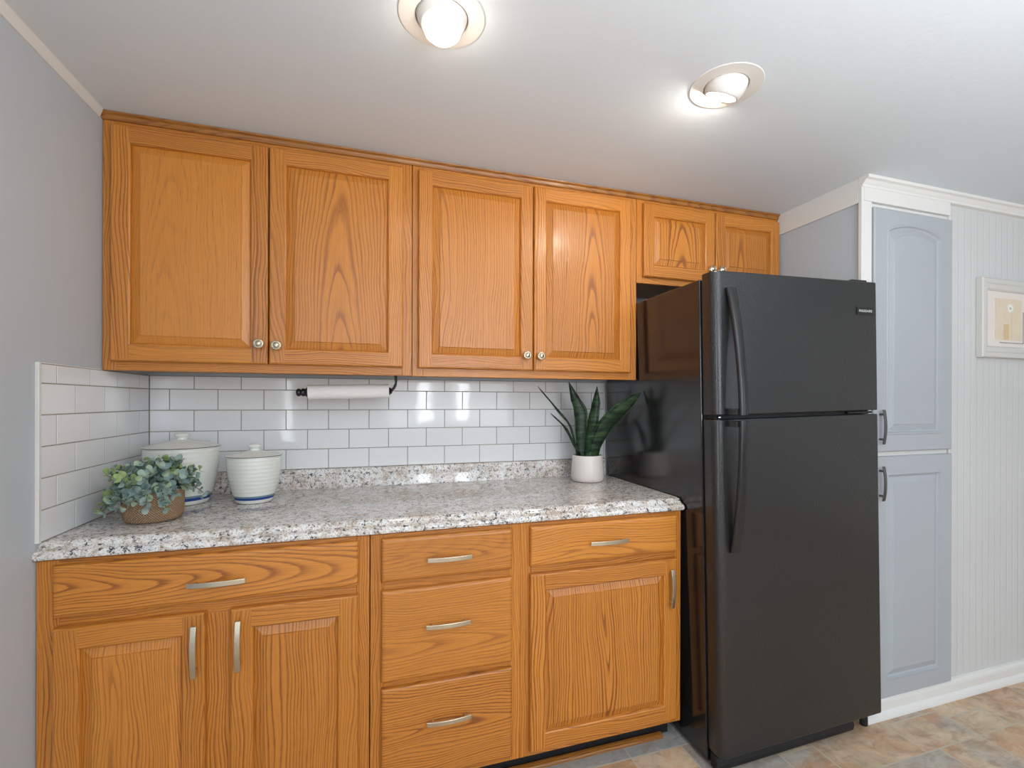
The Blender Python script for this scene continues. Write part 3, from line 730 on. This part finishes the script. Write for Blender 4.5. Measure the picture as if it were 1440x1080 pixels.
# ------------------------------------------------------------------ framed picture
px0, px1, pz0, pz1 = 3.248, 3.678, 1.430, 1.772; py = -PW - 0.001
pc = thing('framed_picture', 'pale framed flower picture hanging on the white panelled wall', 'picture', ((px0 + px1) / 2, py, pz0))
b = MB(); fwid = 0.05
L = []
for d, y in ((0, 0), (0, -0.022), (0.004, -0.026), (0.020, -0.026), (0.026, -0.021), (0.044, -0.018), (0.050, -0.012), (0.050, -0.004)):
    L.append([(px0 + d, py + y, pz0 + d), (px1 - d, py + y, pz0 + d), (px1 - d, py + y, pz1 - d), (px0 + d, py + y, pz1 - d)])
b.loft(L, FRAMEW, False, False, False); b.build('frame', pc)
b = MB(); b.box(px0 + 0.048, px1 - 0.048, py - 0.007, py - 0.004, pz0 + 0.048, pz1 - 0.048, MATB); b.build('mat', pc)
def art():
    t = NT('flower_print'); o = t.obj(); x, y, z = t.sep(o)
    n = t.noise(o, 20, 4); n2 = t.noise(o, 60, 3)
    c = t.mix(n, srgb(214, 196, 170), srgb(226, 212, 194))
    bl = t.math('ADD', t.math('POWER', t.math('SUBTRACT', x, -0.002), 2.0), t.math('POWER', t.math('SUBTRACT', z, 0.222), 2.0))
    bl = t.math('ADD', t.math('SQRT', bl), t.math('MULTIPLY', t.math('SUBTRACT', n2, 0.5), 0.012))
    c = t.mix(t.ramp(bl, [(0.014, Wt), (0.022, G)]), c, srgb(232, 234, 228))
    c = t.mix(t.ramp(bl, [(0.003, Wt), (0.007, G)]), c, srgb(176, 176, 150))
    st = t.math('ABSOLUTE', t.math('ADD', x, 0.030)); lowz = t.math('LESS_THAN', z, 0.150)
    c = t.mix(t.math('MULTIPLY', t.ramp(st, [(0.016, (0.7,) * 3), (0.022, G)]), lowz), c, srgb(206, 176, 126))
    sm = t.math('ABSOLUTE', t.math('SUBTRACT', x, 0.006)); mid = t.math('LESS_THAN', z, 0.21)
    c = t.mix(t.math('MULTIPLY', t.ramp(sm, [(0.002, (0.5,) * 3), (0.005, G)]), mid), c, srgb(196, 190, 130))
    return t.set(c, 0.8, 0, 0.2)
ART = art()
b = MB(); b.box(3.362, 3.540, py - 0.0095, py - 0.0072, 1.512, 1.692, ART); b.build('art_print', pc)['label'] = 'beige print with a white flower'
GL = simple('bracket_line_grey', srgb(150, 142, 134), 0.7, nscale=100)  # thin grey bracket line right of and below the print
b = MB(); b.box(3.392, 3.556, py - 0.0085, py - 0.0072, 1.497, 1.5005, GL); b.box(3.5525, 3.556, py - 0.0085, py - 0.0072, 1.5005, 1.64, GL); b.build('mat_line', pc)

# ------------------------------------------------------------------ recessed lights
def downlight(cx, cy, aim, label):
    r = thing('recessed_light', label, 'ceiling light', (cx, cy, ZC), 'recessed eyeball lights')
    b = MB(); b.lathe([(0.0595, 0.006), (0.0595, -0.0015), (0.062, -0.0030), (0.090, -0.0026), (0.0955, -0.0020), (0.097, -0.0004), (0.062, -0.0004)], (cx, cy, ZC), LAMPW, 64, False, False); b.build('trim_ring', r, sharp=8)
    b = MB(); b.lathe([(0.061, 0.001), (0.061, 0.12), (0.001, 0.12)], (cx, cy, ZC), LAMPW, 40, False, True); b.build('housing', r, recalc=False)
    a = Vector(aim).normalized(); c = Vector((cx, cy, ZC + 0.012)); Rr = 0.058
    prof = [(Rr * math.sin(R(t)), Rr * math.cos(R(t))) for t in range(128, 49, -6)]
    prof += [(Rr * math.sin(R(50)) - 0.004, Rr * math.cos(R(50))), (Rr * math.sin(R(50)) - 0.006, Rr * math.cos(R(50)) - 0.02)]
    b = MB(); b.lathe(prof, c, LAMPW, 48, False, False, axis=a); b.build('eyeball', r, sharp=60)
    return r, a, c, Rr
def bulb(r, a, c, prof, k):
    b = MB(); b.lathe(prof, c, BULBM[k], 40, True, True, axis=a); o = b.build('bulb', r, sharp=70); o['label'] = 'glowing white bulb'; return o
r, a, c, q = downlight(LIGHTS[0][0], LIGHTS[0][1], (0.02, -0.10, -1), 'round recessed ceiling light at left with its glowing bulb facing down')
bulb(r, a, c, [(0.020, -0.02), (0.040, 0.026), (0.0425, 0.038), (0.040, 0.049), (0.032, 0.058), (0.018, 0.0635), (0.001, 0.065)], 0)
r, a, c, q = downlight(LIGHTS[1][0], LIGHTS[1][1], (-0.12, 0.48, -1), 'tilted recessed eyeball light on the ceiling above the fridge side')
bulb(r, a, c, [(0.020, -0.02), (0.037, 0.026), (0.036, 0.034), (0.026, 0.040), (0.012, 0.043), (0.001, 0.0435)], 1)

# ------------------------------------------------------------------ things on the counter
def canister(cx, cy, rb, rt, h, label):
    r = thing('canister', label, 'canister', (cx, cy, CZ), 'stoneware canisters'); z = CZ + 0.0004
    b = MB(); rr = lambda t: rb + (rt - rb) * (1 - (1 - t) ** 2.2)
    pr = [(rb * 0.9, 0.0), (rb * 0.985, 0.002)] + [(rr(t / 20), 0.005 + (h - 0.005) * t / 20) for t in range(0, 2)]
    zb = lambda t: 0.005 + (h - 0.005) * t
    P = [(rb * 0.88, 0.0), (rb * 0.97, 0.002), (rr(0.0), 0.005), (rr(0.055), zb(0.055))]
    b.lathe(P, (cx, cy, z), STONE, 64, True, False)
    b.lathe([(rr(0.055), zb(0.055)), (rr(0.11), zb(0.11))], (cx, cy, z), BLUE, 64, False, False)
    b.lathe([(rr(0.11), zb(0.11)), (rr(0.15), zb(0.15))], (cx, cy, z), TEAL, 64, False, False)
    P = []
    for k in range(33):
        t = 0.15 + 0.85 * k / 32; P.append((rr(t) + 0.0006 * math.sin(k * 1.9), zb(t)))
    P += [(rt + 0.002, h + 0.001), (rt + 0.001, h + 0.004), (rt - 0.006, h + 0.003), (rt - 0.008, h - 0.006)]
    b.lathe(P, (cx, cy, z), STONE, 64, False, False)
    bmesh.ops.remove_doubles(b.bm, verts=b.bm.verts[:], dist=1e-6)
    b.build('jar', r, sharp=50)
    b = MB(); s = rt / 0.0855
    b.lathe([(rt - 0.002, h + 0.0042), (rt + 0.003, h + 0.0046), (rt + 0.0035, h + 0.0065)], (cx, cy, z), RIM, 64, True, False)
    b.lathe([(rt + 0.0035, h + 0.0065), (rt - 0.004, h + 0.0085), (rt * 0.75, h + 0.0135 * s), (rt * 0.45, h + 0.019 * s), (rt * 0.28, h + 0.0215 * s), (rt * 0.20, h + 0.0235 * s)], (cx, cy, z), STONE, 64, False, True)
    o = b.build('lid', r, sharp=50)
    b = MB(); k0 = h + 0.0225 * s
    b.lathe([(0.016, k0), (0.0145, k0 + 0.006), (0.0155, k0 + 0.010), (0.0205, k0 + 0.014), (0.0215, k0 + 0.0175), (0.019, k0 + 0.021), (0.010, k0 + 0.0235), (0.001, k0 + 0.024)], (cx, cy, z), STONE, 40)
    b.build('knob', o, sharp=60)
canister(0.1600, -0.168, 0.078, 0.108, 0.186, 'large cream stoneware canister with blue base stripe behind the potted greenery')
canister(0.3880, -0.215, 0.056, 0.0835, 0.154, 'small cream stoneware canister with blue base stripe and lid, right of the larger one')

# potted eucalyptus
def eucalyptus():
    cx, cy = 0.166, -0.408; H = 0.088
    r = thing('potted_eucalyptus', 'faux eucalyptus with round grey-green leaves in a woven tan pot', 'plant', (cx, cy, CZ))
    b = MB(); z = CZ + 0.0004
    b.lathe([(0.056, 0), (0.066, 0.002), (0.071, 0.009), (0.0735, 0.022), (0.0745, 0.05), (0.0745, H - 0.003), (0.072, H), (0.069, H), (0.068, H - 0.012)], (0, 0, z - CZ), BURL, 56, True, False)
    me = b.build('pot', r, org=(0, 0, 0), sharp=50)
    b = MB(); b.lathe([(0.068, H - 0.014), (0.03, H - 0.010), (0.001, H - 0.008)], (cx, cy, CZ), SOIL, 32, True, True); b.build('soil', r)
    rnd = random.Random(5); lf = MB(); stm = MB(); n = 0
    for i in range(84):
        az = rnd.uniform(0, 2 * math.pi); el = rnd.uniform(-0.15, 1.0) ** 1.0 * R(88)
        ln = rnd.uniform(0.062, 0.102) * (0.92 + 0.10 * math.cos(el)); 
        if i < 9: az = [2.6, 3.2, 3.8, 4.4, 4.9, 3.5, 2.9, 4.1, 5.3][i]; el = R(-18 - 6 * (i % 3)); ln = rnd.uniform(0.075, 0.10)
        base = Vector((cx + 0.035 * math.cos(az) * rnd.random(), cy + 0.035 * math.sin(az) * rnd.random(), CZ + H - 0.006))
        d = Vector((math.cos(az) * math.cos(el), math.sin(az) * math.cos(el), math.sin(el)))
        if el < 0.2: base = Vector((cx + 0.055 * math.cos(az), cy + 0.055 * math.sin(az), CZ + H + 0.004))
        if el < 0.2 : ln *= 0.72
        pts = []
        for k in range(7):
            t = k / 6; pts.append(base + d * (ln * t) + Vector((0, 0, 0.012 * math.sin(t * math.pi) - (0.012 if el < 0.4 else 0) * t * t)))
        # keep clear of tile wall and canister
        pts = [Vector((max(p.x, 0.028), p.y, max(p.z, CZ + 0.018))) for p in pts]
        stm.tube(pts, 0.0011, STEM, 5)
        green = rnd.random()
        for k in range(1, 7):
            t = k / 6; p = pts[k]; dr = (pts[k] - pts[k - 1]).normalized()
            s1 = dr.cross(Vector((0, 0, 1)) if abs(dr.z) < 0.9 else Vector((1, 0, 0))).normalized(); s2 = dr.cross(s1)
            ph = k * 1.57 + rnd.random()
            for sg in (0, 1) if k < 6 else (0, 1, 2):
                a = ph + sg * math.pi * (1 if k < 6 else 0.667)
                sv = s1 * math.cos(a) + s2 * math.sin(a)
                R0 = rnd.uniform(0.0090, 0.0138) * (1.12 - 0.35 * t)
                tipd = (sv * 0.85 + dr * rnd.uniform(0.25, 0.8)).normalized(); nor = (dr - tipd * dr.dot(tipd)).normalized()
                sid = tipd.cross(nor); c0 = p + tipd * (R0 * 1.05); n += 1
                ring = []
                for q in range(9):
                    an = 2 * math.pi * q / 9
                    ring.append(tuple(c0 + tipd * (R0 * math.cos(an)) + sid * (R0 * 0.93 * math.sin(an)) + nor * (0.0026 * math.cos(2 * an))))
                if any(v[0] < 0.011 for v in ring): continue
                tone = 0.999 if (green > 0.70 and t > 0.5) else rnd.uniform(0, 1)
                v = ring + [tuple(c0 - nor * 0.0016)]
                f = [(q, (q + 1) % 9, 9) for q in range(9)]
                lf.geo(v, f, EUCY if (green > 0.70 and t > 0.45) else EUC, seed=n * 0.731, smooth=True)
    lf.build('foliage', r, recalc=False); stm.build('stems', r)
    me.location = (0, 0, 0)
EUCY = leafmat('eucalyptus_young_leaf', [(0.0, srgb(132, 158, 108)), (0.5, srgb(164, 186, 122)), (1.0, srgb(196, 208, 154))], 0.6)
eucalyptus()

# snake plant in a white pot
def snake():
    cx, cy = 1.674, -0.158; H = 0.114
    r = thing('potted_snake_plant', 'faux snake plant with long dark leaves in a smooth white pot', 'plant', (cx, cy, CZ))
    b = MB()
    b.lathe([(0.055, 0.0005), (0.064, 0.002), (0.070, 0.008), (0.0725, 0.020), (0.072, 0.045), (0.0685, 0.085), (0.0655, H - 0.003), (0.064, H), (0.061, H), (0.060, H - 0.015)], (cx, cy, CZ), POTM, 64, True, False)
    b.build('pot', r, sharp=60)
    b = MB(); b.lathe([(0.060, H - 0.016), (0.03, H - 0.013), (0.001, H - 0.012)], (cx, cy, CZ), SOIL, 32); b.build('soil', r)
    def leaf(pts, wid, cup, nrm, tw=0.0):
        b = MB(); P = [Vector(p) for p in pts]
        # smooth resample (Catmull-Rom)
        Q = []; Wd = []; n = 8
        for i in range(len(P) - 1):
            p0, p1, p2, p3 = P[max(i - 1, 0)], P[i], P[i + 1], P[min(i + 2, len(P) - 1)]
            for k in range(n):
                t = k / n
                Q.append(0.5 * ((2 * p1) + (p2 - p0) * t + (2 * p0 - 5 * p1 + 4 * p2 - p3) * t * t + (3 * p1 - p0 - 3 * p2 + p3) * t ** 3)); Wd.append(wid[i] + (wid[i + 1] - wid[i]) * t)
        Q.append(P[-1]); Wd.append(wid[-1]); loops = []; L = 0
        N0 = Vector(nrm).normalized(); rows = []
        for i, p in enumerate(Q):
            tn = (Q[min(i + 1, len(Q) - 1)] - Q[max(i - 1, 0)]).normalized()
            N = Matrix.Rotation(tw * i / len(Q), 3, tn) @ N0
            s = tn.cross(N).normalized(); nn = s.cross(tn).normalized(); h = max(Wd[i] / 2, 0.0006)
            wv = 0.0012 * math.sin(i * 0.8)
            ft = [p + s * (h * q) + nn * (cup * h * (q * q) + wv * q) for q in (-1, -0.5, 0, 0.5, 1)]
            bk = [p + s * (h * q * 0.97) + nn * (cup * h * q * q + wv * q - 0.0016 * (1.05 - abs(q))) for q in (1, 0.5, 0, -0.5, -1)]
            loops.append([tuple(v) for v in ft + bk])
        vs, fs = b.loft(loops, SNAKE, True, True, True)
        for fc in fs:
            for l in fc.loops:
                l[b.uv].uv = (l.vert.co.z, l.vert.co.x)
        b.build('leaf', r)
    F = (-0.25, -0.9, 0.15)
    z0 = CZ + H - 0.018
    leaf([(1.642, -0.165, z0), (1.628, -0.16, 1.0005), (1.6025, -0.14, 1.1238), (1.5427, -0.13, 1.2017), (1.454, -0.12, 1.3002)], [0.014, 0.016, 0.017, 0.019, 0.001], 0.5, (-0.9, -0.25, -0.5))
    leaf([(1.645, -0.175, z0), (1.636, -0.17, 1.0009), (1.5923, -0.18, 1.071), (1.5552, -0.19, 1.1271), (1.4835, -0.20, 1.1852)], [0.014, 0.018, 0.019, 0.019, 0.001], 0.5, (-0.8, -0.3, -0.6))
    leaf([(1.650, -0.150, z0), (1.6475, -0.15, 1.0), (1.646, -0.15, 1.09), (1.640, -0.15, 1.1863), (1.613, -0.15, 1.2485), (1.5865, -0.15, 1.3205)], [0.034, 0.040, 0.056, 0.062, 0.040, 0.001], 0.35, F, 0.2)
    leaf([(1.668, -0.170, z0), (1.669, -0.168, 1.0), (1.671, -0.172, 1.0778), (1.6835, -0.18, 1.1558), (1.694, -0.19, 1.2300), (1.698, -0.20, 1.3009)], [0.034, 0.040, 0.050, 0.056, 0.042, 0.001], 0.4, (0.35, -0.9, 0.1), -0.3)
    leaf([(1.693, -0.166, z0), (1.698, -0.172, 1.0), (1.702, -0.188, 1.0473), (1.724, -0.23, 1.1268), (1.762, -0.28, 1.1887), (1.802, -0.325, 1.2426), (1.826, -0.352, 1.278)], [0.036, 0.042, 0.050, 0.072, 0.070, 0.040, 0.001], 0.3, (-0.45, -0.75, 0.5))
    leaf([(1.695, -0.140, z0), (1.699, -0.14, 1.0), (1.722, -0.135, 1.0897), (1.738, -0.12, 1.150)], [0.024, 0.030, 0.034, 0.001], 0.4, (-0.3, -0.9, 0.2))
    leaf([(1.700, -0.165, z0), (1.707, -0.160, 1.0), (1.716, -0.155, 1.018), (1.722, -0.155, 1.030)], [0.024, 0.026, 0.022, 0.001], 0.4, (-0.3, -0.9, 0.2))
snake()

# paper towel holder under the wall cabinet, with a thin roll on it
ph = thing('paper_towel_holder', 'black iron paper towel holder hung under the corner wall cabinet', 'holder', (0.858, -0.20, UB))
b = MB()
pth = [(0.858, -0.20, UB + 0.0095), (0.8595, -0.20, 1.310), (0.858, -0.20, 1.296), (0.852, -0.20, 1.283), (0.843, -0.20, 1.2745), (0.832, -0.20, 1.2715), (0.80, -0.20, 1.2711), (0.53, -0.20, 1.2641)]
b.tube(pth, [0.0055, 0.005, 0.005, 0.005, 0.005, 0.005, 0.005, 0.005], IRON, 12); b.build('arm', ph, sharp=60)
b = MB(); b.lathe([(0.018, -0.0035), (0.018, 0.0), (0.001, 0.0)], (0.858, -0.20, UB + 0.0095), IRON, 24); b.build('mounting_plate', ph)
AX = Vector((0.2795, 0, 0.0075)).normalized()
b = MB(); b.lathe([(0.004, 0), (0.011, 0.002), (0.0145, 0.008), (0.013, 0.014), (0.0095, 0.017), (0.014, 0.020), (0.0145, 0.026), (0.012, 0.030), (0.0165, 0.034), (0.017, 0.0385)], (0.5155, -0.20, 1.2637), IRON, 28, axis=AX); b.build('finial', ph, sharp=50)
b = MB(); b.lathe([(0.015, 0), (0.012, 0.006), (0.006, 0.012)], (0.8345, -0.20, 1.2716), IRON, 24, axis=AX); b.build('collar', ph, sharp=50)
b = MB(); b.lathe([(0.0085, 0), (0.026, 0), (0.0262, 0.002), (0.0262, 0.276), (0.026, 0.278), (0.0085, 0.278), (0.0085, 0)], (0.5555, -0.20, 1.26465), PAPER, 48, False, False, axis=AX)
rl = b.build('paper_towel_roll', org=(0.694, -0.20, 1.266), sharp=50); tag(rl, 'thin roll of white paper towel on the black holder over the counter', 'paper towel')

for o in list(bpy.data.objects):
    if '_org' in o: del o['_org']
